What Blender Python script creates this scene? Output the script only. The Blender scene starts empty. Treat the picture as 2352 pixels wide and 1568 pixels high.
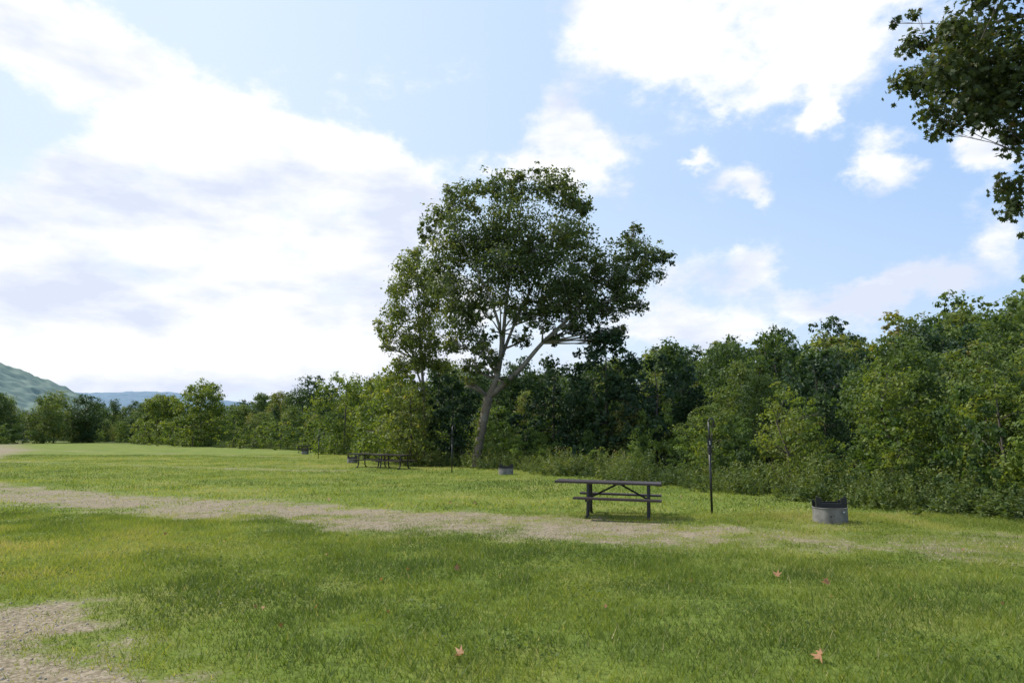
import bpy, math, random
import numpy as np
from mathutils import Vector, Matrix
random.seed(4); rng=np.random.default_rng(7)
S=bpy.context.scene
S.view_settings.view_transform='Standard'; S.view_settings.look='None'; S.view_settings.exposure=0
COL=S.collection

# ---------------------------------------------------------------- helpers
def vnoise(x,y,scale,seed=0):
    r=np.random.default_rng(seed).random((64,64))
    x=np.asarray(x,float)/scale; y=np.asarray(y,float)/scale
    xi=np.floor(x).astype(int); yi=np.floor(y).astype(int)
    fx=x-xi; fy=y-yi; fx=fx*fx*(3-2*fx); fy=fy*fy*(3-2*fy)
    a=r[xi%64,yi%64]; b=r[(xi+1)%64,yi%64]; c=r[xi%64,(yi+1)%64]; d=r[(xi+1)%64,(yi+1)%64]
    return (a*(1-fx)+b*fx)*(1-fy)+(c*(1-fx)+d*fx)*fy
def sstep(a,b,x):
    t=np.clip((x-a)/(b-a),0,1); return t*t*(3-2*t)
def mesh_np(name,verts,nface,k,idx,mats,attrs=None,smooth=False):
    me=bpy.data.meshes.new(name)
    me.vertices.add(len(verts)); me.vertices.foreach_set('co',np.asarray(verts,np.float32).ravel())
    me.loops.add(nface*k); me.loops.foreach_set('vertex_index',np.asarray(idx,np.int32).ravel())
    me.polygons.add(nface); me.polygons.foreach_set('loop_start',np.arange(0,nface*k,k,dtype=np.int32))
    if smooth: me.polygons.foreach_set('use_smooth',np.ones(nface,bool))
    me.update(calc_edges=True)
    for an,av in (attrs or {}).items():
        a=me.attributes.new(an,'FLOAT','POINT'); a.data.foreach_set('value',np.asarray(av,np.float32).ravel())
    for m in mats: me.materials.append(m)
    return me
def obj(name,me,parent=None,loc=(0,0,0),rot=(0,0,0),sc=(1,1,1)):
    o=bpy.data.objects.new(name,me); COL.objects.link(o)
    o.location=loc; o.rotation_euler=rot; o.scale=sc
    if parent: o.parent=parent
    return o
def empty(name,loc=(0,0,0),rot=(0,0,0),sc=1):
    o=bpy.data.objects.new(name,None); COL.objects.link(o); o.location=loc; o.rotation_euler=rot; o.scale=(sc,sc,sc)
    o.empty_display_size=.2
    return o

class MB:
    def __init__(s): s.v=[]; s.f=[]
    def box(s,c,d,rz=0,ry=0,rx=0):
        R=Matrix.Rotation(rz,3,'Z')@Matrix.Rotation(ry,3,'Y')@Matrix.Rotation(rx,3,'X')
        b=len(s.v)
        for z in(-1,1):
            for (x,y) in((-1,-1),(1,-1),(1,1),(-1,1)):
                s.v.append(tuple(Vector(c)+R@Vector((x*d[0]/2,y*d[1]/2,z*d[2]/2))))
        for q in((3,2,1,0),(4,5,6,7),(0,1,5,4),(1,2,6,5),(2,3,7,6),(3,0,4,7)): s.f.append(tuple(b+i for i in q))
    def tube(s,pts,rad,n=8,cap=True):
        pts=[Vector(p) for p in pts]
        if not hasattr(rad,'__len__'): rad=[rad]*len(pts)
        b=len(s.v); up=None
        for i,p in enumerate(pts):
            t=(pts[min(i+1,len(pts)-1)]-pts[max(i-1,0)]).normalized()
            if up is None:
                a=Vector((1,0,0)) if abs(t.x)<.8 else Vector((0,1,0))
            else: a=up
            u=(a-t*a.dot(t)).normalized(); w=t.cross(u); up=u
            for j in range(n):
                an=2*math.pi*j/n
                s.v.append(tuple(p+(u*math.cos(an)+w*math.sin(an))*rad[i]))
        for i in range(len(pts)-1):
            for j in range(n):
                k=(j+1)%n
                s.f.append((b+i*n+j,b+i*n+k,b+(i+1)*n+k,b+(i+1)*n+j))
        if cap:
            s.f.append(tuple(b+j for j in range(n))[::-1]); s.f.append(tuple(b+(len(pts)-1)*n+j for j in range(n)))
    def lathe(s,prof,n=40,c=(0,0,0),close=True):
        b=len(s.v); m=len(prof)
        for (r,z) in prof:
            for j in range(n):
                a=2*math.pi*j/n; s.v.append((c[0]+r*math.cos(a),c[1]+r*math.sin(a),c[2]+z))
        for i in range(m if close else m-1):
            i2=(i+1)%m
            for j in range(n):
                k=(j+1)%n; s.f.append((b+i*n+j,b+i*n+k,b+i2*n+k,b+i2*n+j))
    def mesh(s,name,mat,smooth=False,bevel=0):
        me=bpy.data.meshes.new(name); me.from_pydata(s.v,[],s.f); me.update()
        if smooth:
            me.polygons.foreach_set('use_smooth',np.ones(len(me.polygons),bool))
        me.materials.append(mat); return me

# ---------------------------------------------------------------- materials
def newmat(name):
    m=bpy.data.materials.new(name); m.use_nodes=True; nt=m.node_tree; nt.nodes.clear()
    out=nt.nodes.new('ShaderNodeOutputMaterial'); return m,nt,out
def N(nt,t,**k):
    n=nt.nodes.new(t)
    for a,b in k.items():
        if a in('ins',):
            for i,v in b.items(): n.inputs[i].default_value=v
        else: setattr(n,a,b)
    return n
def ramp(nt,fac,stops):
    r=nt.nodes.new('ShaderNodeValToRGB'); e=r.color_ramp.elements
    while len(e)<len(stops): e.new(.5)
    for i,(p,c) in enumerate(stops): e[i].position=p; e[i].color=(*c,1)
    nt.links.new(fac,r.inputs[0]); return r.outputs[0]
def mth(nt,op,a,b=None,c=None,clamp=False):
    n=nt.nodes.new('ShaderNodeMath'); n.operation=op; n.use_clamp=clamp
    for i,v in enumerate((a,b,c)):
        if v is None: continue
        if isinstance(v,(int,float)): n.inputs[i].default_value=v
        else: nt.links.new(v,n.inputs[i])
    return n.outputs[0]
def mixc(nt,f,a,b,mode='MIX'):
    n=nt.nodes.new('ShaderNodeMix'); n.data_type='RGBA'; n.blend_type=mode
    if isinstance(f,(int,float)): n.inputs[0].default_value=f
    else: nt.links.new(f,n.inputs[0])
    for i,v in((6,a),(7,b)):
        if isinstance(v,tuple): n.inputs[i].default_value=(*v[:3],1)
        else: nt.links.new(v,n.inputs[i])
    return n.outputs[2]
def leafmat(name,stops,trans=.35,use_rand=True,rough=.55,gain=.6,mul=1.0):
    m,nt,out=newmat(name)
    at=N(nt,'ShaderNodeAttribute',attribute_name='tint')
    f=at.outputs['Fac']
    if use_rand:
        oi=N(nt,'ShaderNodeObjectInfo')
        f=mth(nt,'ADD',mth(nt,'MULTIPLY',f,1-gain),mth(nt,'MULTIPLY',oi.outputs['Random'],gain))
    c=ramp(nt,f,[(p,tuple(x*mul for x in q)) for p,q in stops])
    p=N(nt,'ShaderNodeBsdfPrincipled',ins={'Roughness':rough,'Specular IOR Level':.25})
    nt.links.new(c,p.inputs['Base Color'])
    tr=N(nt,'ShaderNodeBsdfTranslucent')
    tc=mixc(nt,1.0,c,(1.6,1.5,.6),'MULTIPLY'); nt.links.new(tc,tr.inputs[0])
    mx=N(nt,'ShaderNodeMixShader',ins={0:trans}); nt.links.new(p.outputs[0],mx.inputs[1]); nt.links.new(tr.outputs[0],mx.inputs[2])
    nt.links.new(mx.outputs[0],out.inputs[0]); return m
M_TREE=leafmat('woodland_leaves',[(.14,(.022,.045,.018)),(.32,(.042,.078,.026)),(.50,(.072,.115,.032)),(.68,(.115,.160,.042)),(.80,(.17,.20,.052)),(.90,(.19,.17,.06))],mul=1.08,trans=.36,gain=.68)
M_SHRUB=leafmat('shrub_leaves',[(.1,(.04,.075,.024)),(.35,(.075,.125,.032)),(.65,(.13,.19,.042)),(1,(.20,.25,.06))],mul=1.05,trans=.40)
M_WEED=leafmat('weed_leaves',[(.1,(.05,.08,.024)),(.45,(.09,.13,.036)),(.75,(.155,.19,.052)),(.9,(.22,.20,.09)),(1,(.30,.25,.16))])
M_SYC=leafmat('sycamore_leaves',[(0,(.042,.064,.026)),(.5,(.078,.108,.040)),(.85,(.125,.155,.052)),(1,(.20,.19,.065))],use_rand=False,trans=.42,mul=1.15)
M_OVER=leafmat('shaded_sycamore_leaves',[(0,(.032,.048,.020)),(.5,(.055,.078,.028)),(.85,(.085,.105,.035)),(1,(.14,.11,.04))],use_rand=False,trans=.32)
M_SYC2=leafmat('young_sycamore_leaves',[(0,(.07,.10,.03)),(.5,(.13,.170,.048)),(.85,(.20,.23,.07)),(1,(.28,.25,.085))],use_rand=False,trans=.45)
M_DARK=leafmat('dark_leaves',[(0,(.016,.036,.018)),(.6,(.032,.066,.026)),(1,(.06,.10,.036))],use_rand=False,trans=.25)
M_YEL=leafmat('light_leaves',[(0,(.07,.115,.025)),(.6,(.140,.19,.04)),(1,(.22,.24,.06))],use_rand=False,trans=.43)
M_GRASS=leafmat('grass_blades',[(0,(.066,.105,.024)),(.35,(.132,.182,.034)),(.68,(.215,.255,.05)),(.90,(.31,.30,.09)),(1,(.38,.33,.18))],use_rand=False,trans=.4,mul=1.06)
M_FALL=leafmat('dead_leaf',[(0,(.26,.13,.065)),(1,(.40,.21,.11))],use_rand=False,trans=.2)

def simple(name,col,rough=.5,metal=0,nscale=20,var=.25,bump=0):
    m,nt,out=newmat(name)
    tc=N(nt,'ShaderNodeTexCoord'); no=N(nt,'ShaderNodeTexNoise',ins={'Scale':nscale,'Detail':6})
    nt.links.new(tc.outputs['Object'],no.inputs['Vector'])
    c=ramp(nt,no.outputs[0],[(.3,tuple(x*(1-var) for x in col)),(.7,tuple(x*(1+var) for x in col))])
    p=N(nt,'ShaderNodeBsdfPrincipled',ins={'Roughness':rough,'Metallic':metal})
    nt.links.new(c,p.inputs['Base Color'])
    if bump:
        b=N(nt,'ShaderNodeBump',ins={'Strength':bump,'Distance':.01}); nt.links.new(no.outputs[0],b.inputs['Height']); nt.links.new(b.outputs[0],p.inputs['Normal'])
    nt.links.new(p.outputs[0],out.inputs[0]); return m
M_BLACK=simple('black_painted_steel',(.012,.012,.013),.4)
M_BROWN=simple('brown_coated_planks',(.04,.026,.024),.45,nscale=30)
M_STEEL=simple('weathered_steel',(.165,.158,.15),.75,.1,nscale=7,var=.4,bump=.2)
M_ASH=simple('ash',(.10,.095,.09),.95,nscale=30,var=.4,bump=.5)
M_LABEL=simple('white_label',(.65,.65,.62),.6,var=.05)
M_STONE=simple('stone',(.28,.235,.18),.8,nscale=3,var=.45)
def barkmat(name,z0,z1,low,high):
    m,nt,out=newmat(name)
    g=N(nt,'ShaderNodeNewGeometry'); sx=N(nt,'ShaderNodeSeparateXYZ'); nt.links.new(g.outputs['Position'],sx.inputs[0])
    no=N(nt,'ShaderNodeTexNoise',ins={'Scale':2.2,'Detail':7,'Roughness':.65}); 
    tc=N(nt,'ShaderNodeTexCoord'); nt.links.new(tc.outputs['Object'],no.inputs['Vector'])
    mr=N(nt,'ShaderNodeMapRange',ins={1:z0,2:z1}); 
    nt.links.new(sx.outputs[2],mr.inputs[0])
    f=mth(nt,'ADD',mr.outputs[0],mth(nt,'MULTIPLY',mth(nt,'SUBTRACT',no.outputs[0],.5),1.6),clamp=True)
    c=mixc(nt,f,low,high)
    n2=N(nt,'ShaderNodeTexNoise',ins={'Scale':14,'Detail':5}); nt.links.new(tc.outputs['Object'],n2.inputs['Vector'])
    c=mixc(nt,1.0,c,ramp(nt,n2.outputs[0],[(.3,(.5,.5,.5)),(.7,(1.2,1.2,1.2))]),'MULTIPLY')
    p=N(nt,'ShaderNodeBsdfPrincipled',ins={'Roughness':.85}); nt.links.new(c,p.inputs['Base Color'])
    b=N(nt,'ShaderNodeBump',ins={'Strength':.5,'Distance':.03}); nt.links.new(n2.outputs[0],b.inputs['Height']); nt.links.new(b.outputs[0],p.inputs['Normal'])
    nt.links.new(p.outputs[0],out.inputs[0]); return m
M_SBARK=barkmat('sycamore_bark',3.5,9,(.15,.12,.09),(.33,.32,.29))
M_BARK=simple('bark',(.09,.075,.06),.9,nscale=8,var=.4,bump=.4)
M_DEAD=simple('dead_wood',(.24,.20,.16),.9,nscale=8,var=.3)

# ---------------------------------------------------------------- site layout (metres, camera stands at the origin)
EDGE=np.array([(22,3),(10.3,14.1),(8.0,17.8),(6.3,21.3),(4.9,24.2),(.5,33.2),(-4.3,38),(-10.8,53),(-24,80),(-44.6,102),(-81,147),(-150,215),(-400,420)],float)
def seg_dist(P,poly,signed=False):
    best=np.full(P.shape[0],1e9); sg=np.ones(P.shape[0]); tt=np.zeros(P.shape[0])
    for i in range(len(poly)-1):
        a=poly[i]; b=poly[i+1]; d=b-a; L=d@d
        t=np.clip(((P-a)@d)/L,0,1); q=a+t[:,None]*d; r=P-q; dd=np.hypot(r[:,0],r[:,1])
        cr=d[0]*r[:,1]-d[1]*r[:,0]
        m=dd<best; best[m]=dd[m]; sg[m]=np.where(cr[m]<0,1,-1); tt[m]=i+t[m]
    return (best*sg if signed else best)
def behind(P): return seg_dist(P,EDGE,True)   # >0 inside the woods
TRACKS=[ (np.array([(-48,40),(-26,27.2),(-19,23),(-12,18.7),(-8.6,16.9),(-4.4,14.8),(-2,13.6),(.6,12.75),(3.5,12.1),(6.2,11.1),(8,10.2)],float),2.0,.80,True),
 (np.array([(-22,14),(-9.7,6.3),(-5.9,4.1),(-4.0,2.6),(0,.1),(6,-4)],float),3.25,1.5,False),
 (np.array([(-30,20),(-37,42),(-52,66),(-78,104),(-104,138),(-150,200)],float),4.2,1.1,False),
 (np.array([(-54,80),(-43,72),(-30.7,63),(-15.2,51.5)],float),1.1,.66,True),
 (np.array([(-40,50),(-32,44),(-23,40),(-13.3,34.5),(-8,33)],float),1.1,.56,True)]
def gravel(x,y):
    P=np.stack([x,y],1); m=np.zeros(len(x))
    wob=(vnoise(x,y,1.1,3)-.5)*.9+(vnoise(x,y,.35,5)-.5)*.7
    pat=.64+.60*vnoise(x,y,.8,8)+.50*(vnoise(x,y,.25,18)-.5)
    for poly,hw,st,fade in TRACKS:
        d=seg_dist(P,poly)+wob
        v=st*(1-sstep(hw-1.2,hw+.6,d))
        if hw<4: v*=pat
        if fade and hw>1.5: v*=1-.34*sstep(-2,7,x)
        m=np.maximum(m,v)
    # worn ground around the far tables
    for cx,cy,r in((-7.2,37.5,3.5),(-12,38,3),(2,14.3,1.2),(6.1,13.2,.8)):
        m=np.maximum(m,.42*np.exp(-(((x-cx)/r)**2+((y-cy)/(r*.6))**2)))
    return m
def height(x,y):
    x=np.asarray(x,float); y=np.asarray(y,float)
    s=behind(np.stack([x.ravel(),y.ravel()],1)).reshape(x.shape)
    A=11.0*sstep(-45,35,x)+1.5
    h=A*sstep(14,125,s)
    h=h+(vnoise(x,y,2.2,9)-.5)*.05+(vnoise(x,y,26,2)-.5)*1.5*sstep(10,60,s)
    return h
def hz(x,y): return float(height(np.array([x]),np.array([y]))[0])

# ---------------------------------------------------------------- ground
def grow(a,step,end,g=1.085):
    o=[a]
    while o[-1]<end: step*=g; o.append(o[-1]+step)
    return o[1:]
xp=list(np.arange(0,14,.16)); xp=xp+grow(xp[-1],.16,2600)
xs=np.array(sorted([-v for v in xp[1:]]+xp)); yp=list(np.arange(3.5,26,.14)); yp=list(np.arange(-40,3.5,1.5))+yp+grow(yp[-1],.14,2600)
ys=np.array(yp); X,Y=np.meshgrid(xs,ys); Z=height(X,Y)
V=np.stack([X.ravel(),Y.ravel(),Z.ravel()],1); nx,ny=len(xs),len(ys)
ii,jj=np.meshgrid(np.arange(nx-1),np.arange(ny-1)); a=(jj*nx+ii).ravel()
idx=np.stack([a,a+1,a+nx+1,a+nx],1)
gm=gravel(V[:,0],V[:,1]); sb=behind(V[:,:2])
m,nt,out=newmat('ground_grass_and_gravel')
g=N(nt,'ShaderNodeNewGeometry')
def noise(scale,detail=6,rough=.6):
    n=N(nt,'ShaderNodeTexNoise',ins={'Scale':scale,'Detail':detail,'Roughness':rough}); nt.links.new(g.outputs['Position'],n.inputs['Vector']); return n.outputs[0]
gr=ramp(nt,noise(.35,8,.65),[(.3,(.10,.145,.026)),(.5,(.155,.20,.036)),(.68,(.24,.24,.065))])
gr=mixc(nt,1.0,gr,ramp(nt,noise(9,5,.8),[(.3,(.55,.55,.55)),(.7,(1.2,1.2,1.2))]),'MULTIPLY')
vo=N(nt,'ShaderNodeTexVoronoi',ins={'Scale':42.0}); nt.links.new(g.outputs['Position'],vo.inputs['Vector'])
sep=N(nt,'ShaderNodeSeparateColor'); nt.links.new(vo.outputs['Color'],sep.inputs[0])
gc=ramp(nt,sep.outputs[0],[(0,(.11,.085,.055)),(.5,(.235,.185,.125)),(1,(.42,.35,.27))])
gc=mixc(nt,.4,gc,ramp(nt,noise(2.2,6,.7),[(.3,(.14,.12,.06)),(.7,(.31,.255,.18))]))
at=N(nt,'ShaderNodeAttribute',attribute_name='gravel'); am=at.outputs['Fac']
f=mth(nt,'ADD',am,mth(nt,'MULTIPLY',mth(nt,'SUBTRACT',noise(5,8,.8),.5),2.1))
f=mth(nt,'MULTIPLY',mth(nt,'SUBTRACT',f,.32),2.2,clamp=True); f=mth(nt,'MULTIPLY',f,mth(nt,'MULTIPLY',am,4,clamp=True),clamp=True)
c=mixc(nt,f,gr,gc)
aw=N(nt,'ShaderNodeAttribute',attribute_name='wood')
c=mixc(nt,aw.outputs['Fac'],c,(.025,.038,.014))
p=N(nt,'ShaderNodeBsdfPrincipled',ins={'Roughness':.95,'Specular IOR Level':.1}); nt.links.new(c,p.inputs['Base Color'])
b=N(nt,'ShaderNodeBump',ins={'Strength':.6,'Distance':.03}); nt.links.new(noise(30,4,.8),b.inputs['Height']); nt.links.new(b.outputs[0],p.inputs['Normal'])
nt.links.new(p.outputs[0],out.inputs[0])
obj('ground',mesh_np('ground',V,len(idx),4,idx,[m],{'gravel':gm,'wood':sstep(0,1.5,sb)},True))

# grass blades
def lawn_tint(x,y): return (vnoise(x,y,3.5,21)-.5)*.7+(vnoise(x,y,.7,22)-.5)*.6+(vnoise(x,y*1.6,9,25)-.5)*.55
def blades(n,y0,y1,h0,h1,w0,w1,pw):
    u=rng.random(n); y=(y0**pw+u*(y1**pw-y0**pw))**(1/pw)
    x=(rng.random(n)*2-1)*(.80*y+3)
    cl=vnoise(x,y,.30,12)*.6+vnoise(x,y,.9,13)*.4
    k=(rng.random(n)> np.clip(gravel(x,y)*1.25-.06,0,.96)*(1.15-.45*vnoise(x,y,.22,55))+ (vnoise(x,y,.5,77)>.80)*.4) & (behind(np.stack([x,y],1))<.8)
    x=x[k];y=y[k];cl=cl[k];n=len(x); z=height(x,y)
    gmk=gravel(x,y)
    h=(h0+(h1-h0)*rng.random(n)**1.5)*(.30+1.4*cl)*(1-.45*np.clip(gmk,0,1)); w=w0+(w1-w0)*rng.random(n)
    an=rng.random(n)*math.tau; la=rng.random(n)*math.tau; ll=h*(.2+.9*rng.random(n))
    t=np.stack([np.cos(an),np.sin(an),0*an],1)*w[:,None]/2
    c=np.stack([x,y,z-.004],1)
    tip=c+np.stack([np.cos(la)*ll,np.sin(la)*ll,h],1)
    v=np.stack([c-t,c+t,tip],1).reshape(-1,3)
    tint=np.clip(.44+lawn_tint(x,y)+rng.normal(0,.17,n)+.35*np.clip(gmk,0,1),0,.97)
    tint[rng.random(n)<.022]=1
    return v,np.repeat(tint,3)
v1,t1=blades(520000,4.2,15,.025,.09,.005,.011,1.7)
v2,t2=blades(300000,15,60,.035,.085,.014,.034,1.25)
v=np.concatenate([v1,v2]); t=np.concatenate([t1,t2]); nf=len(v)//3
obj('grass',mesh_np('grass',v,nf,3,np.arange(nf*3),[M_GRASS],{'tint':t}))
# loose stones
n=36000; y=4+rng.random(n)**.8*17; x=(rng.random(n)*2-1)*(.8*y+2); k=rng.random(n)<gravel(x,y)-.2; x=x[k];y=y[k];n=len(x)
z=height(x,y); s=.006+.013*rng.random(n)**2.5; a=rng.random(n)*math.tau
V5=[]
for j in range(4):
    an=a+j*math.pi/2+rng.normal(0,.25,n); rr=s*(.8+.5*rng.random(n)); V5.append(np.stack([x+np.cos(an)*rr,y+np.sin(an)*rr,z-.002],1))
for j in range(4):
    an=a+j*math.pi/2+rng.normal(0,.25,n); rr=s*.6; V5.append(np.stack([x+np.cos(an)*rr,y+np.sin(an)*rr,z+s*.8],1))
V5=np.stack(V5,1).reshape(-1,3); o8=(np.arange(n)*8)[:,None,None]
F=np.array([(4,5,6,7),(0,1,5,4),(1,2,6,5),(2,3,7,6),(3,0,4,7)])[None]+o8
obj('gravel_stones',mesh_np('gravel_stones',V5,n*5,4,F,[M_STONE]))

# ---------------------------------------------------------------- foliage
DIA=np.array([(0,-.5,0),(.30,0,.08),(0,.55,0),(-.30,0,.08)])
LOBE=np.array([(0,-.35,0),(.18,-.42,.03),(.16,-.2,0),(.5,-.12,.07),(.28,.06,.02),(.34,.34,.07),(.12,.22,0),(0,.6,-.03),(-.12,.22,0),(-.34,.34,.07),(-.28,.06,.02),(-.5,-.12,.07),(-.16,-.2,0),(-.18,-.42,.03)])
def leaf_arrays(C,O,size,shape,R):
    n=len(C); nr=O*.7+R.normal(0,.6,(n,3))+np.array([0,0,.35]); nr/=np.linalg.norm(nr,axis=1)[:,None]+1e-9
    a=R.normal(0,1,(n,3)); t=np.cross(nr,a); t/=np.linalg.norm(t,axis=1)[:,None]+1e-9; b=np.cross(nr,t)
    s=size[:,None,None]
    return C[:,None,:]+s*(shape[None,:,0:1]*t[:,None,:]+shape[None,:,1:2]*b[:,None,:]+shape[None,:,2:3]*nr[:,None,:])
def clump_leaves(clumps,dens,leaf,R,spray=.24,per=18,shell=.5,droop=0):
    """clumps: (x,y,z,r[,squash]); leaves grouped in sprays spread through each clump's volume"""
    CC=[];OO=[];TT=[];SS=[]
    for c in clumps:
        cx,cy,cz,r=c[:4]; sq=c[4] if len(c)>4 else .85
        ns=max(3,int(dens*r*r/per)); d=R.normal(0,1,(ns,3)); d/=np.linalg.norm(d,axis=1)[:,None]
        rho=shell+(1.12-shell)*R.random(ns); 
        sc=np.array([cx,cy,cz])+d*(rho*r)[:,None]*np.array([1,1,sq])
        ct=R.normal(0,.12)
        for i in range(ns):
            k=int(per*(.5+R.random())); p=sc[i]+R.normal(0,1,(k,3))*r*spray*np.array([1,1,.75])*(.6+.7*R.random())
            CC.append(p); OO.append(np.repeat(d[i:i+1],k,0))
            TT.append(np.clip(.45+ct+R.normal(0,.12)+R.normal(0,.12,k)+.15*d[i,2],0,1)); SS.append(leaf*(.7+.6*R.random(k)))
    return np.concatenate(CC),np.concatenate(OO),np.concatenate(TT),np.concatenate(SS)
def crown_mesh(name,clumps,dens,leaf,mat,seed,shape=DIA,**k):
    R=np.random.default_rng(seed); C,O,T,Sz=clump_leaves(clumps,dens,leaf,R,**k)
    V=leaf_arrays(C,O,Sz,shape,R); n,m=V.shape[:2]
    return mesh_np(name,V.reshape(-1,3),n,m,np.arange(n*m),[mat],{'tint':np.repeat(T,m)})
def wood(mb,limbs,clumps,r0=.05,n=6,R=random):
    pts=[(Vector(p),r) for l in limbs for p,r in zip(*l)]
    for c in clumps:
        cc=Vector(c[:3]); cand=[(p,r) for p,r in pts if p.z<cc.z+.3] or pts
        p,r=min(cand,key=lambda q:(q[0]-cc).length+.3*abs(q[0].z-cc.z+1)); rr=min(r*.6,r0)
        mid=p.lerp(cc,.5)+Vector((R.uniform(-.2,.2),R.uniform(-.2,.2),R.uniform(-.1,.25)))*c[3]
        mb.tube([p,mid,cc],[rr,rr*.7,rr*.35],n)
        for _ in range(6):
            d=Vector((R.gauss(0,1),R.gauss(0,1),R.gauss(.4,1))).normalized()*c[3]*.85
            mb.tube([mid.lerp(cc,R.random()),cc+d*.5,cc+d],[rr*.35,rr*.22,rr*.08],4,False)
# low broad-leaved lawn weeds in patches
n=90000; y=(4.2**1.6+rng.random(n)*(17**1.6-4.2**1.6))**(1/1.6); x=(rng.random(n)*2-1)*(.8*y+2)
pt=vnoise(x,y,.8,91)*.6+vnoise(x,y,.28,92)*.4
k=(pt+rng.normal(0,.08,n)>.60)&(gravel(x,y)<.45)&(behind(np.stack([x,y],1))<.5); x=x[k];y=y[k];pt=pt[k];n=len(x)
C=np.stack([x,y,height(x,y)+.008+.05*rng.random(n)*pt],1)
Vv=leaf_arrays(C,np.tile([0,0,1.],(n,1)),.014+.026*rng.random(n),DIA*np.array([1.3,1,1]),rng)
obj('lawn_weeds',mesh_np('lawn_weeds',Vv.reshape(-1,3),n,4,np.arange(n*4),[M_GRASS],{'tint':np.repeat(np.clip(.17+rng.normal(0,.15,n),0,.8),4)}))

# --- generic variants
def tree_variant(i,H,wr,leaf,dens,low,mat,nc=34,conic=0):
    R=random.Random(i*13+1); cl=[]
    for k in range(nc):
        z=low+(1-low)*((k+.5)/nc); q=(z-low)/(1-low)
        prof=math.sqrt(max(.02,1-((q-.42)/.60)**2))*(1-conic)+conic*(1.02-q)*1.0
        a=k*2.4+R.uniform(-.5,.5); rr=wr*prof*R.uniform(.35,1.0)
        r=R.uniform(.07,.14)*H*(.7+.4*prof)
        cl.append((math.cos(a)*rr*H,math.sin(a)*rr*H,z*H-r*.6,r,R.uniform(.6,.95)))
    cr=crown_mesh('crown_%d'%i,cl,dens,leaf,mat,i)
    mb=MB(); tr=([(0,0,-.3),(R.uniform(-.1,.1),0,H*.3),(R.uniform(-.3,.3),R.uniform(-.3,.3),H*.6),(0,0,H*.88)],[H*.014,H*.011,H*.007,H*.002])
    mb.tube(*tr,8); wood(mb,[tr],cl[::2],H*.004,5,R)
    return cr,mb.mesh('branches_%d'%i,M_BARK,True)
TV=[tree_variant(i,8,w,.21,330,lo,M_TREE,nc=n_,conic=c_) for i,(w,lo,c_,n_) in enumerate([(.30,.12,0,34),(.36,.05,.2,36),(.24,.1,.3,30),(.40,.22,0,30),(.32,.02,.5,36),(.22,.2,.1,24),(.20,.0,.8,30)])]
TVfar=[tree_variant(20+i,8,w,.34,140,lo,M_TREE) for i,(w,lo) in enumerate([(.30,.12),(.38,.15),(.33,.1)])]
SV=[tree_variant(40+i,2.6,w,.11,1900,lo,M_SHRUB,nc=n_,conic=c_)[0] for i,(w,lo,n_,c_) in enumerate([(.5,0,18,0),(.36,0,16,.4),(.6,0,20,0),(.26,.1,12,.2),(.42,.0,14,.6)])]
def weed_variant(i,H,mat):
    R=np.random.default_rng(i); C=[];T=[];O=[];Sz=[]
    for k in range(55):
        x,y=R.normal(0,.42,2); h=H*(.35+.8*R.random())*math.exp(-(x*x+y*y)*.5); lx,ly=R.normal(0,.2,2); t0=.42+R.normal(0,.17); ls=R.choice([.06,.09,.13])
        for q in np.linspace(.08,1,18):
            for _ in range(2):
                C.append((x+lx*q+R.normal(0,.05),y+ly*q+R.normal(0,.05),h*q)); T.append(t0+R.normal(0,.1)+(.4 if (q>.9 and k%5==0) else 0)); O.append((R.normal(0,.6),R.normal(0,.6),.3)); Sz.append(ls*(1.15-.5*q))
    V=leaf_arrays(np.array(C),np.array(O),np.array(Sz),DIA*np.array([.8,1.2,1]),R); n,m=V.shape[:2]
    return mesh_np('weed_%d'%i,V.reshape(-1,3),n,m,np.arange(n*m),[mat],{'tint':np.repeat(np.clip(T,0,1),m)})
WV=[weed_variant(i,1.0,M_WEED) for i in range(5)]

woodland=empty('woodland'); thicket=empty('shrub_thicket'); weeds=empty('weed_border')
def scatter(npts,spacing,s0,s1,ymax,ymin=0,spscale=0):
    n=npts; y=ymin+(ymax-ymin)*rng.random(n)**1.3; x=rng.uniform(-1,1,n)*(.85*y+14)
    Q=np.stack([x,y],1); s=behind(Q); k=(s>s0)&(s<s1); Q=Q[k]; s=s[k]
    out=[]
    for (px,py),ps in zip(Q,s):
        sp=spacing*(1+spscale*py); 
        ok=True
        for (ax,ay,_) in out:
            if abs(ax-px)<sp and (ax-px)**2+(ay-py)**2<sp*sp: ok=False;break
        if ok: out.append((px,py,ps))
    return out
cnt=0
def put(par,x,y,H,base,vs,wide=1,both=True,z=None,rot=None):
    global cnt; cnt+=1
    v=random.choice(vs) if isinstance(vs,list) else vs
    sc=H/base; w=sc*wide; r=rot if rot is not None else random.uniform(0,6.28); z=hz(x,y) if z is None else z
    for k,me in enumerate(v if isinstance(v,tuple) else (v,)):
        o=obj(('foliage' if k==0 else 'branches'),me,par,(x,y,z-.05),(0,0,r),(w,w,sc))
def vn(x,y,s,sd): return float(vnoise(np.array([x]),np.array([y]),s,sd)[0])
MAIN=Vector((-1.95,36.3))
for x,y,s in scatter(26000,.6,-.3,1.7,110,3,.02):
    q=vn(x,y,1.6,71); put(weeds,x,y,.35+1.15*q*random.uniform(.7,1.2),1.0,WV,random.uniform(.9,1.4)/(0.6+.7*q))
for x,y,s in scatter(16000,1.35,.7,5.5,170,3,.012):
    if (Vector((x,y))-MAIN).length<1.6: continue
    q=vn(x,y,2.6,72)
    H=(.6+2.1*q+.34*max(0,s-1))*random.uniform(.85,1.15)
    if y<24 and s>1.5: H+=.5
    if y>75: H*=1.3
    put(thicket,x,y,H,2.6,SV,random.uniform(.8,1.15))
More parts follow.
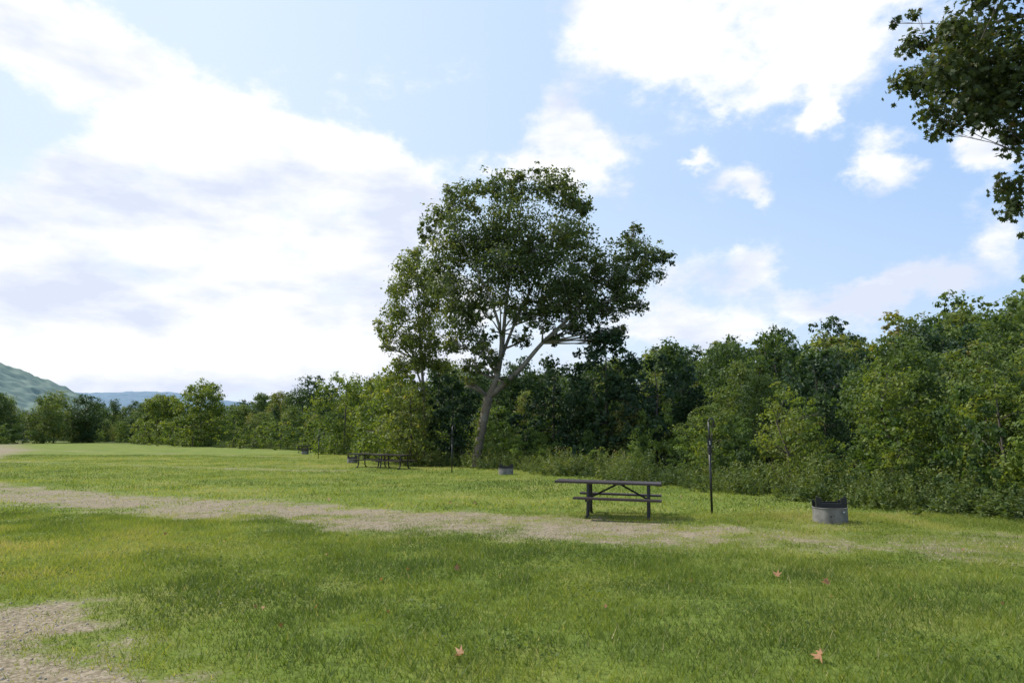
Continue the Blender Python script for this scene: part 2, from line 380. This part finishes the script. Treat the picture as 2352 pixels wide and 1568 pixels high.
for x,y,s in scatter(14000,2.6,5,15,240,3,.006):
    H=random.uniform(2.6,5.2)+.10*(s-5)
    if y>50: H*=random.uniform(.9,1.55)
    put(woodland,x,y,H,8,TV,random.uniform(.85,1.3))
for x,y,s in scatter(9000,4.1,15,42,330,3,.004):
    if y<45 and s<22: H=random.uniform(4.4,6.8)
    elif x<-8: H=random.uniform(6.5,13)
    else: H=random.uniform(5.5,9.8)
    put(woodland,x,y,H,8,TV,random.uniform(.75,1.2))
for x,y,s in scatter(12000,5.8,42,125,330,3,.004):
    H=random.uniform(6.5,12.5)
    if x<-5: H*=1.22
    put(woodland,x,y,H,8,TVfar,random.uniform(.8,1.15))
# dead sticks and bare twigs in the border
mb=MB()
for x,y,s in scatter(2500,1.6,-.1,2.2,45,6,.02):
    if random.random()<.45: continue
    z=hz(x,y)
    for _ in range(random.randint(2,6)):
        d=Vector((random.gauss(0,.5),random.gauss(0,.5),random.uniform(.3,1.1)))*random.uniform(.7,1.3)
        p=Vector((x+random.gauss(0,.25),y+random.gauss(0,.25),z)); q=p+d*.5+Vector((0,0,.12)); mb.tube([p,q,p+d],[.010,.008,.003],4,False)
obj('dead_twigs',mb.mesh('dead_twigs',M_DEAD))
# far side of the road
grove=empty('distant_grove')
for _ in range(26):
    x=random.uniform(-175,-99); y=random.uniform(138,165)+(-x-100)*.35
    put(grove,x,y,random.uniform(6.5,12.5),8,TV,random.uniform(1,1.4))
for _ in range(24): put(grove,random.uniform(-165,-98),random.uniform(132,140)+0,random.uniform(2,4.5),2.6,SV,1.5)

# individual trees at the wood edge
def own_tree(name,x,y,H,w,mat,seed,lo=.02,conic=0,dens=330,leaf=.22,nc=36):
    e=empty(name,(x,y,hz(x,y))); c,bm=tree_variant(seed,H,w,leaf,dens,lo,mat,nc,conic)
    obj('crown',c,e); obj('trunk',bm,e); return e
own_tree('dark_green_tree',4.9,35.5,7.4,.36,M_DARK,101,conic=.35)
own_tree('dark_green_tree',7.2,34.5,6.0,.40,M_DARK,102)
own_tree('dark_green_tree',2.4,38.5,6.0,.36,M_DARK,103)
own_tree('dark_green_tree',-3.5,39.6,5.2,.32,M_DARK,106)
own_tree('dark_green_tree',13.5,30.5,5.6,.38,M_DARK,120)
own_tree('dark_green_tree',21,33,7.0,.34,M_DARK,121)
own_tree('light_green_tree',-6.8,42,6.4,.34,M_YEL,104)
own_tree('light_green_tree',-5.7,38.5,4.9,.32,M_SYC2,116,leaf=.16,dens=500)
own_tree('light_green_tree',-9.5,51,6.4,.36,M_YEL,105)
own_tree('light_green_tree',-15,62,7.4,.42,M_YEL,108)
own_tree('light_green_tree',-48,106,10.0,.48,M_YEL,107,leaf=.3)
own_tree('light_green_tree',-72,140,10.0,.5,M_YEL,109,leaf=.35)
for i,(sx,sy,sh) in enumerate([(9.0,22.5,3.4),(11.3,20.5,4.0),(6.9,23.6,2.4),(12.6,17.8,3.4),(9.9,17.7,1.9),(15.2,19.6,4.2),(12.2,15.0,2.4)]):
    own_tree('light_green_shrub',sx,sy,sh,.38,M_YEL,110+i*3+30,leaf=.105,dens=950,conic=.3*(i%2),nc=26)
for i,(sx,sy,sh) in enumerate([(-27.5,82,3.4),(-33,88,3.0),(-38,94,3.6),(-47,101.5,4.0),(-55,112,4),(-63,122,4.6),(-20,70,3.0),(-70,131,4.6)]):
    own_tree('light_green_shrub',sx,sy,sh,.75,M_YEL,170+i,leaf=.24,dens=260,nc=26)

# --- the big sycamore
def sycamore(name,base,limbs,clumps,mat,seed,dens,leaf,shape=DIA,r0=.07,depth=True,front=(),**k):
    e=empty(name,(base[0],base[1],0)); R=random.Random(seed); cl=[]
    for (x,z,r) in clumps:
        cl.append((x-base[0],R.uniform(-1,1)*r*.5,z,r,R.uniform(.75,.95)))
        if depth:
            for sg in(-1,1): cl.append((x-base[0]+R.uniform(-.5,.5)*r,sg*r*R.uniform(.8,1.3),z+R.uniform(-.4,.2)*r,r*.72,.85))
    for (x,z,r) in front: cl.append((x-base[0],-1.6,z,r,.9))
    cm=crown_mesh('crown',cl,dens,leaf,mat,seed,shape,**k)
    mb=MB()
    lb=[([(p[0]-base[0],p[1],p[2]) for p in l[0]],l[1]) for l in limbs]
    for l in lb:
        pts=[Vector(p) for p in l[0]]; P=[];RR=[]
        for i in range(len(pts)-1):
            p0=pts[max(i-1,0)];p1=pts[i];p2=pts[i+1];p3=pts[min(i+2,len(pts)-1)]
            for s in range(5):
                t=s/5; P.append(.5*((2*p1)+(p2-p0)*t+(2*p0-5*p1+4*p2-p3)*t*t+(3*p1-p0-3*p2+p3)*t**3)); RR.append(l[1][i]*(1-t)+l[1][i+1]*t)
        P.append(pts[-1]); RR.append(l[1][-1]); mb.tube(P,RR,12)
    wood(mb,lb,cl,r0,6,R)
    obj('crown',cm,e); obj('trunk',mb.mesh('trunk',M_SBARK,True),e); return e
L=[([(-2.0,0,-.2),(-1.9,0,.3),(-1.65,0,1.7),(-1.25,0,3.7)],[.34,.25,.22,.24]),
 ([(-1.25,0,3.6),(-.85,0,4.6),(-.55,.1,6.2),(-.35,.2,8.4),(-.1,.2,10.5),(.3,.1,12.8),(.6,0,14.8)],[.21,.16,.12,.09,.065,.045,.02]),
 ([(-1.2,0,3.7),(.3,-.2,5.0),(1.6,-.4,6.5),(3.2,-.5,8.0),(4.8,-.4,9.6),(6.6,-.3,11.2)],[.18,.13,.10,.07,.05,.02]),
 ([(-.75,0,5.0),(-.6,-.6,7),(-1.4,-.9,9.4),(-2.6,-.9,11.8),(-3.2,-.7,13.8)],[.11,.08,.06,.04,.02]),
 ([(-.7,.1,5.4),(.1,.5,7.6),(1.2,.8,10),(2.2,.7,12.4),(3,.5,14.4)],[.10,.08,.06,.04,.02]),
 ([(-.8,0,4.8),(-1.5,.5,6),(-2.6,.8,8.2),(-3.6,.6,10)],[.08,.06,.04,.02])]
CL=[(-2.9,14.6,1.15),(-4.2,13.7,.8),(-4.6,12.7,.6),(-3.4,15.0,.5),(-.7,15.1,1.15),(-1.6,15.3,.6),(.5,15.3,.8),(1.9,15.3,1.25),(1.5,16.2,.5),(3.3,14.7,1.1),(4.1,14.1,.6),(.1,13,1.9),(-2.6,12.3,1.6),(2.7,12.7,1.7),(-3.9,11.2,1.2),(-1.2,11.8,1.3),(1.3,11.6,1.4),
 (-3.5,9.7,1.3),(-.8,10.4,1.9),(1.9,10.3,1.9),(4.2,10.9,1.2),(5.2,10.2,1.3),(6.3,11.8,1.1),(6.5,12.8,.55),(7.6,11.5,.85),(8.4,11.3,.55),(7.2,10.3,1.0),(6.3,9.1,1.0),(5.0,8.4,1.1),(6.9,8.6,.5),(3.8,7.6,.9),(5.5,7.2,.7),(4.4,6.7,.5),
 (2.8,8.8,1.3),(3.6,9.4,1.2),(1.7,8.2,1.0),(-2.2,9.0,1.2),(-2.9,7.9,1.3),(-1.9,6.6,.9),(-3.1,6.6,.7),(-.9,5.6,.7),(.4,8.4,1.0),(.5,6.7,.6),(-2.1,5.3,.75),(-2.3,4.5,.5),(-.2,4.6,.5),(2.2,6.9,.55)]
FR=[(.6,7.6,.7),(-.6,8.6,.8),(1.5,7.3,.5),(-.9,6.9,.45),(3.0,7.4,.5),(2.3,8.4,.7),(-1.3,7.8,.6)]
sycamore('sycamore_tree',(-1.95,36.3),L,CL,M_SYC,5,610,.165,front=FR,per=22,spray=.17,shell=.4)
iv=[(-1.93,36.25,.25+i*.25,.30-.012*i) for i in range(12)]
iv=[(x+.045*i*.6+random.uniform(-.04,.04),y,z,r) for i,(x,y,z,r) in enumerate(iv)]
obj('ivy_plant',crown_mesh('ivy_plant',iv,2600,.09,M_YEL,61,per=14))
L2=[([(-5.1,0,-.2),(-5.15,0,3),(-5.35,0,6),(-5.6,0,9),(-5.7,0,12)],[.11,.09,.08,.05,.02]),([(-5.1,0,4),(-5.9,.3,6.2),(-6.3,.3,8.5)],[.07,.05,.02])]
CL2=[(-5.8,12.6,.55),(-6.1,11.7,.95),(-5.2,10.9,1.05),(-6.7,10.6,1.0),(-4.9,9.6,1.05),(-6.9,9.1,.95),(-5.5,8.4,1.0),(-7.3,7.9,.8),(-6.1,7.3,.95),(-4.8,7.0,.95),(-7.4,6.8,.55),(-5.5,6.1,.9),(-4.4,5.8,.75),(-6.5,5.8,.65)]
sycamore('young_sycamore_tree',(-5.2,40.2),L2,CL2,M_SYC2,6,620,.165,r0=.03,per=15,spray=.22,shell=.3)
# --- overhanging sycamore whose trunk stands just right of the view
e=empty('overhanging_sycamore_tree',(.2,0,0)); R=random.Random(3)
base=[(5.72,6.56,.30),(6.1,6.9,.38),(6.55,6.7,.45),(6.2,6.25,.38),(7.0,6.5,.5),(5.85,7.12,.28),(6.2,7.55,.26),(6.8,7.4,.42),(7.2,7.1,.45),(6.75,7.85,.3),(5.8,7.85,.14),(5.62,6.1,.20),(5.95,5.95,.20),(6.45,6.05,.25),(6.8,5.8,.22),(6.85,5.45,.20),(6.68,5.06,.24),(6.8,4.75,.18),(6.85,4.4,.10),(7.2,6.0,.4),(7.2,5.2,.3)]
cl=[(x,9+R.uniform(-.4,.4),z,r,.9) for x,z,r in base]+[(x+.1,9.9+R.uniform(-.3,.5),z+.35,r*.8,.9) for x,z,r in base if z>6.4]
big=[(R.uniform(8,14.5),R.uniform(6.5,12.5),R.uniform(5.5,12),R.uniform(.7,1.2),.9) for _ in range(26)]
crown=cl+[b for b in big if b[0]-b[3]*1.2>.80*b[1]]
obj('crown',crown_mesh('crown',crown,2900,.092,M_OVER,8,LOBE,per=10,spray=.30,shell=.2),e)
mb=MB(); limbs=[([(12.6,9.6,-.3),(12.5,9.6,2),(12.2,9.5,4.5),(12,9.5,8),(12,9.4,12)],[.42,.36,.32,.22,.08]),
 ([(12.3,9.5,4.2),(10.5,9.3,6.0),(8.8,9.1,6.9),(7.4,9.0,7.0),(6.3,9.0,6.9),(5.8,9.0,6.8)],[.17,.12,.08,.035,.018,.008]),
 ([(12.1,9.5,6),(10,9.8,8),(8.2,9.8,8.2),(6.9,9.8,7.9)],[.14,.09,.04,.015]),([(8.8,9.1,6.9),(7.8,9,6.2),(7.1,9,5.4),(6.85,9,4.6)],[.04,.02,.012,.006])]
for l in limbs: mb.tube(*l,10)
wood(mb,limbs,crown,.014,5,R); obj('trunk',mb.mesh('trunk',M_BARK,True),e)

# fallen leaves
n=60; P=[(2.27,5.3),(-.39,5.3),(-.67,8.6),(3.5,7.9),(3.1,8.3),(-.9,16.9),(-4.6,17.5),(-1.5,17)]+[((random.uniform(-1,1)*.7*y),y) for y in [random.uniform(6,26) for _ in range(n)]]
P=np.array(P); C=np.stack([P[:,0],P[:,1],height(P[:,0],P[:,1])+.05],1); Sz=np.full(len(P),.11)*(.6+.5*rng.random(len(P))); Sz[:2]=.115; Sz[8:]*=.5
Vv=leaf_arrays(C,np.tile([0,-.3,.6],(len(P),1)),Sz,LOBE*np.array([1,1,5.]),rng); n,mm=Vv.shape[:2]
obj('fallen_leaves',mesh_np('fallen_leaves',Vv.reshape(-1,3),n,mm,np.arange(n*mm),[M_FALL],{'tint':np.repeat(rng.random(n),mm)}))

# ---------------------------------------------------------------- picnic tables
def picnic_table(x,y,rz,ry=0,L=2.28,over=.42,sc=.93):
    e=empty('picnic_table',(x,y,0),(0,ry,rz),sc)
    x0=-L/2; bl=L-over
    mb=MB()
    for i in range(5): mb.box((0,-.30+.15*i,.745),(L,.135,.04))
    mb.box((x0-.004,0,.742),(.02,.75,.052)); mb.box((L/2+.004,0,.742),(.02,.75,.052))
    obj('tabletop',mb.mesh('tabletop',M_BROWN),e)
    bx=over/2+.02
    for sg,nm in((-1,'bench_front'),(1,'bench_back')):
        mb=MB()
        for i in(-1,1): mb.box((bx,sg*.66+i*.068,.435),(bl,.125,.038))
        obj(nm,mb.mesh(nm,M_BROWN),e)
    mb=MB(); 
    for fx in(bx-bl/2+.28,bx+bl/2-.28):
        for sg in(-1,1):
            mb.tube([(fx,sg*.30,.71),(fx,sg*.32,.45),(fx,sg*.34,.16),(fx,sg*.40,.04),(fx,sg*.50,.025)],[.036,.036,.036,.036,.032],8)
            mb.box((fx,sg*.47,.02),(.07,.16,.035))
        mb.box((fx,0,.395),(.05,1.5,.045)); mb.box((fx,0,.70),(.05,.66,.045))
        mb.box((fx,-.66,.41),(.05,.2,.02)); mb.box((fx,.66,.41),(.05,.2,.02))
    obj('leg_frame',mb.mesh('leg_frame',M_BLACK),e)
    mb=MB(); a=bx-bl/2+.30; b=bx+bl/2-.30; c=(a+b)/2
    mb.tube([(a,0,.40),(c-.05,0,.70)],.022,6); mb.tube([(b,0,.40),(c+.05,0,.70)],.022,6); mb.box((c,0,.705),(.26,.08,.03))
    mb.box((-.05,0,.712),(L-.12,.06,.022))
    obj('braces',mb.mesh('braces',M_BLACK),e); return e
picnic_table(1.99,14.45,math.radians(-12),math.radians(1.0))
picnic_table(-6.1,34.9,math.radians(-28))
picnic_table(-7.6,36.6,math.radians(-20))
picnic_table(-20.3,67,math.radians(-10),L=1.9)

# ---------------------------------------------------------------- fire rings
def fire_ring(x,y,rz=0):
    e=empty('fire_ring',(x,y,0),(0,0,rz),.97); r=.325; mb=MB()
    mb.lathe([(r,-.02),(r,.27),(r+.012,.275),(r+.012,.288),(r-.012,.288),(r-.012,-.02)],48)
    obj('steel_ring',mb.mesh('steel_ring',M_STEEL),e)
    mb=MB(); mb.lathe([(.001,.05),(.15,.06),(r-.013,.03)],32,close=False); obj('ash_bed',mb.mesh('ash_bed',M_ASH),e)
    mb=MB()
    for sg in(-1,1):
        mb.box((sg*.24,-.10,.375),(.11,.06,.20)); mb.box((sg*.265,-.10,.485),(.035,.052,.03)); mb.box((sg*.255,-.10,.20),(.03,.04,.2))
        mb.tube([(sg*.21,-.12,.31),(sg*.21,.26,.31)],.014,6); mb.box((sg*.25,.2,.34),(.05,.04,.14))
    for i in range(15): mb.tube([(-.21+.03*i,-.115,.322),(-.21+.03*i,.26,.322)],.007,5)
    mb.box((0,-.12,.325),(.52,.03,.085)); mb.box((0,.27,.335),(.50,.025,.07))
    mb.tube([(.23,-.13,.37),(.30,-.15,.37),(.33,-.15,.40)],.012,6)
    mb.tube([(-.09,-r-.004,.13),(-.09,-r+.02,.13)],.014,8); mb.tube([(-.03,-r-.004,.15),(-.03,-r+.02,.15)],.01,8)
    obj('cooking_grate',mb.mesh('cooking_grate',M_BLACK),e)
    mb=MB(); mb.box((.175,-r*.842-.006,.215),(.045,.004,.022),rz=math.radians(32.6)); obj('label',mb.mesh('label',M_LABEL),e)
    return e
fire_ring(6.18,13.6,-.1); fire_ring(-.26,29.5,.2); fire_ring(-9.75,42.3,0); fire_ring(-18.5,61.8,0)

# ---------------------------------------------------------------- lantern posts
def lantern_post(x,y,rz=0,H=2.03,plate=False):
    e=empty('lantern_post',(x,y,0),(0,0,rz)); mb=MB()
    mb.tube([(0,0,-.1),(0,0,1.42)],.026,10)
    mb.tube([(0,0,1.4),(0,0,H-.07)],.019,10)
    c=[(.055-.055*math.cos(t),0,H-.07+.055*math.sin(t)) for t in np.linspace(0,math.pi,9)]
    mb.tube(c+[(.11,0,H-.12),(.105,0,H-.17),(.125,0,H-.19),(.15,0,H-.17)],.017,8)
    obj('pole',mb.mesh('pole',M_BLACK,True),e)
    mb=MB(); mb.lathe([(.001,1.27),(.045,1.27),(.045,1.40),(.03,1.43),(.001,1.43)],16)
    mb.box((0,-.03,1.50),(.10,.02,.16)); mb.tube([(0,-.02,1.40),(.07,-.02,1.37),(.085,-.02,1.43)],.012,6)
    obj('bracket',mb.mesh('bracket',M_BLACK),e)
    if plate:
        mb=MB(); mb.box((0,-.043,1.50),(.012,.004,.07)); mb.box((-.010,-.043,1.527),(.016,.0035,.012),ry=.7); mb.box((0,-.0435,1.468),(.03,.004,.01))
        obj('number_1',mb.mesh('number_1',M_LABEL),e)
lantern_post(4.3,15.04,0,2.03,True); lantern_post(-2.74,31.6,.3,2.12); lantern_post(-14.0,50,.2,2.12); lantern_post(-17.6,64.5,0,1.95)

# ---------------------------------------------------------------- distant hills and river
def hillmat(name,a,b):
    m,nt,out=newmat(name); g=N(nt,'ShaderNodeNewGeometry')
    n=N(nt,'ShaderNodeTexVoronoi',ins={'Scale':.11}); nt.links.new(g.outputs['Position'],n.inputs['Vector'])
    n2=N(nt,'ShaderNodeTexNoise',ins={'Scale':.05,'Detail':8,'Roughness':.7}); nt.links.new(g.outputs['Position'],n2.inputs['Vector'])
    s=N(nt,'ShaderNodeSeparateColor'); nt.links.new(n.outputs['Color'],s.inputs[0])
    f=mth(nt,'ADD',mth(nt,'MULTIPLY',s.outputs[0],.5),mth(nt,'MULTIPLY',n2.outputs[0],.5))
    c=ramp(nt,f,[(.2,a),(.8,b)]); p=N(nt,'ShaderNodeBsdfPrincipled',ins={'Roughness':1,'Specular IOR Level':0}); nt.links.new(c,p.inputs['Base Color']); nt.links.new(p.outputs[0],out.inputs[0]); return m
def hill(name,cx,cy,lx,ly,H,mat,step,amp,seed,rot=0):
    u=np.arange(-lx,lx,step); w=np.arange(-ly,ly,step); U,W=np.meshgrid(u,w)
    prof=np.clip(1-(U/lx)**2,0,1)**1.1*np.clip(1-(W/ly)**2,0,1)
    X=cx+U*math.cos(rot)-W*math.sin(rot); Y=cy+U*math.sin(rot)+W*math.cos(rot)
    Z=H*prof*(.9+.2*vnoise(X,Y,140,seed))+amp*(vnoise(X,Y,9,seed+1)+.6*vnoise(X,Y,5,seed+2)+.8*vnoise(X,Y,28,seed+3))-3
    nx,ny=len(u),len(w); ii,jj=np.meshgrid(np.arange(nx-1),np.arange(ny-1)); a=(jj*nx+ii).ravel()
    obj(name,mesh_np(name,np.stack([X.ravel(),Y.ravel(),Z.ravel()],1),len(a),4,np.stack([a,a+1,a+nx+1,a+nx],1),[mat],smooth=True))
hill('forested_hill',-780,760,345,230,128,hillmat('hazy_hill_forest',(.165,.215,.195),(.215,.270,.225)),2.8,4.5,31)  # aerial haze painted into the forest colours, paler and greyer than foliage
hill('distant_hill',-960,1650,640,300,104,hillmat('hazy_distant_hill_forest',(.17,.24,.31),(.20,.27,.34)),9,3.5,41)  # bluer base colours stand in for the thicker haze of distance
m,nt,out=newmat('river_water'); p=N(nt,'ShaderNodeBsdfPrincipled',ins={'Base Color':(.08,.12,.13,1),'Roughness':.12}); nt.links.new(p.outputs[0],out.inputs[0])
mb=MB(); mb.v=[(-330,300,.06),(-150,238,.06),(-150,262,.06),(-330,340,.06)]; mb.f=[(0,1,2,3)]; obj('river',mb.mesh('river',m))

# ---------------------------------------------------------------- sky, sun
EL=math.radians(48); AZ=math.radians(-66)
W=bpy.data.worlds.new('World'); S.world=W; W.use_nodes=True; nt=W.node_tree; nt.nodes.clear()
out=nt.nodes.new('ShaderNodeOutputWorld'); bg=nt.nodes.new('ShaderNodeBackground'); nt.links.new(bg.outputs[0],out.inputs[0]); STR=.12; bg.inputs[1].default_value=STR
sk=nt.nodes.new('ShaderNodeTexSky'); sk.sky_type='NISHITA'; sk.sun_disc=False; sk.sun_elevation=EL; sk.sun_rotation=AZ%math.tau; sk.air_density=1.0; sk.dust_density=1.2; sk.ozone_density=1.6
tc=nt.nodes.new('ShaderNodeTexCoord'); D=tc.outputs['Generated']
sp=nt.nodes.new('ShaderNodeSeparateXYZ'); nt.links.new(D,sp.inputs[0])
def wn(scale,detail,rough,zs=1.7,off=0):
    mp=nt.nodes.new('ShaderNodeMapping'); mp.inputs['Scale'].default_value=(1,1,zs); mp.inputs['Location'].default_value=(off,off,0); nt.links.new(D,mp.inputs[0])
    n=nt.nodes.new('ShaderNodeTexNoise'); n.inputs['Scale'].default_value=scale; n.inputs['Detail'].default_value=detail; n.inputs['Roughness'].default_value=rough; nt.links.new(mp.outputs[0],n.inputs[0]); return n
n1=wn(9,8,.62); n2=wn(4.2,5,.55,2.6,4.3); n3=wn(10,5,.6,1.4,9.1)
s3=nt.nodes.new('ShaderNodeSeparateColor'); nt.links.new(n3.outputs['Color'],s3.inputs[0])
az=mth(nt,'ARCTAN2',sp.outputs[0],sp.outputs[1]); el=mth(nt,'ARCSINE',sp.outputs[2])
azw=mth(nt,'ADD',az,mth(nt,'MULTIPLY',mth(nt,'SUBTRACT',s3.outputs[0],.5),.16))
elw=mth(nt,'ADD',el,mth(nt,'MULTIPLY',mth(nt,'SUBTRACT',s3.outputs[1],.5),.12))
cv=nt.nodes.new('ShaderNodeCombineXYZ'); nt.links.new(azw,cv.inputs[0]); nt.links.new(elw,cv.inputs[1])
BL=[(-.80,.66,.13,.06),(-.64,.59,.10,.05),(-.51,.51,.07,.04),(-.615,.375,.12,.05),(-.485,.41,.12,.07),(-.385,.42,.12,.07),(-.285,.385,.11,.08),(-.185,.350,.08,.065),(-.28,.315,.12,.05),
(-.62,.255,.16,.05),(-.41,.235,.18,.04),(-.68,.16,.2,.05),(-.43,.165,.25,.05),(-.22,.19,.14,.06),(-.5,.09,.5,.06),(.085,.455,.05,.055),(.0,.40,.04,.024),(.12,.41,.065,.038),(.20,.66,.11,.06),(.33,.64,.15,.09),(.52,.66,.16,.10),(.355,.545,.05,.06),
(.29,.415,.028,.017),(.36,.375,.045,.024),(.555,.40,.042,.045),(.475,.50,.026,.026),(.735,.445,.045,.028),(.735,.28,.055,.045),(.24,.225,.045,.045),(.35,.247,.045,.033),(.47,.195,.09,.022),(.60,.225,.06,.024),(.25,.155,.10,.02)]
tot=None
for (p_,q_,sa,se) in BL:
    a0=math.atan(p_); e0=math.atan(q_*math.cos(a0)); sa2=1.14*sa*math.cos(a0)**2; se2=1.14*se*math.cos(e0)**2
    vm=nt.nodes.new('ShaderNodeVectorMath'); vm.operation='MULTIPLY_ADD'; nt.links.new(cv.outputs[0],vm.inputs[0]); vm.inputs[1].default_value=(1/sa2,1/se2,0); vm.inputs[2].default_value=(-a0/sa2,-e0/se2,0)
    dt=nt.nodes.new('ShaderNodeVectorMath'); dt.operation='DOT_PRODUCT'; nt.links.new(vm.outputs[0],dt.inputs[0]); nt.links.new(vm.outputs[0],dt.inputs[1])
    v=mth(nt,'POWER',.42,dt.outputs['Value'])
    tot=v if tot is None else mth(nt,'ADD',tot,v)
tot=mth(nt,'MINIMUM',tot,1.05)
backm=mth(nt,'MULTIPLY',mth(nt,'SUBTRACT',mth(nt,'ABSOLUTE',az),.85),2,clamp=True)
tot=mth(nt,'ADD',tot,mth(nt,'MULTIPLY',backm,.40))
den=mth(nt,'ADD',tot,mth(nt,'MULTIPLY',mth(nt,'SUBTRACT',n1.outputs[0],.5),2.1))
mr=nt.nodes.new('ShaderNodeMapRange'); mr.interpolation_type='SMOOTHSTEP'; mr.inputs[1].default_value=.26; mr.inputs[2].default_value=1.02; nt.links.new(den,mr.inputs[0])
k=1/STR
shade=ramp(nt,n2.outputs[0],[(.44,(1.10,1.10,1.12)),(.61,(.76,.83,.99))])
sh=nt.nodes.new('ShaderNodeVectorMath'); sh.operation='SCALE'; nt.links.new(shade,sh.inputs[0]); sh.inputs['Scale'].default_value=k
hz_=mth(nt,'ADD',mth(nt,'MULTIPLY',az,-.75),.66,clamp=True)
low=mth(nt,'SUBTRACT',.62,mth(nt,'MULTIPLY',el,1.8),clamp=True)
veil=mth(nt,'ADD',mth(nt,'MULTIPLY',hz_,.9),mth(nt,'MULTIPLY',low,.8),clamp=True)
c00=mixc(nt,.84,sk.outputs[0],(.37*k,.62*k,1.06*k))
c0=mixc(nt,veil,c00,(.80*k,.93*k,1.05*k))
c1=mixc(nt,mr.outputs[0],c0,sh.outputs[0]); nt.links.new(c1,bg.inputs[0])
W.cycles.sampling_method='MANUAL'; W.cycles.sample_map_resolution=512
sd=Vector((math.sin(AZ)*math.cos(EL),math.cos(AZ)*math.cos(EL),math.sin(EL)))
sl=bpy.data.lights.new('sun','SUN'); sl.energy=5.0; sl.angle=math.radians(.5); sl.color=(1,.95,.85)
so=bpy.data.objects.new('sun',sl); COL.objects.link(so); so.rotation_euler=sd.to_track_quat('Z','Y').to_euler(); so.location=(0,0,30)

cam=bpy.data.cameras.new('camera'); co=bpy.data.objects.new('camera',cam); COL.objects.link(co); S.camera=co
cam.lens=24; cam.sensor_width=36; cam.clip_end=8000; cam.clip_start=.05
co.location=(0,0,1.65); co.rotation_euler=(math.radians(90+7.843),0,0)
print('instances',cnt)
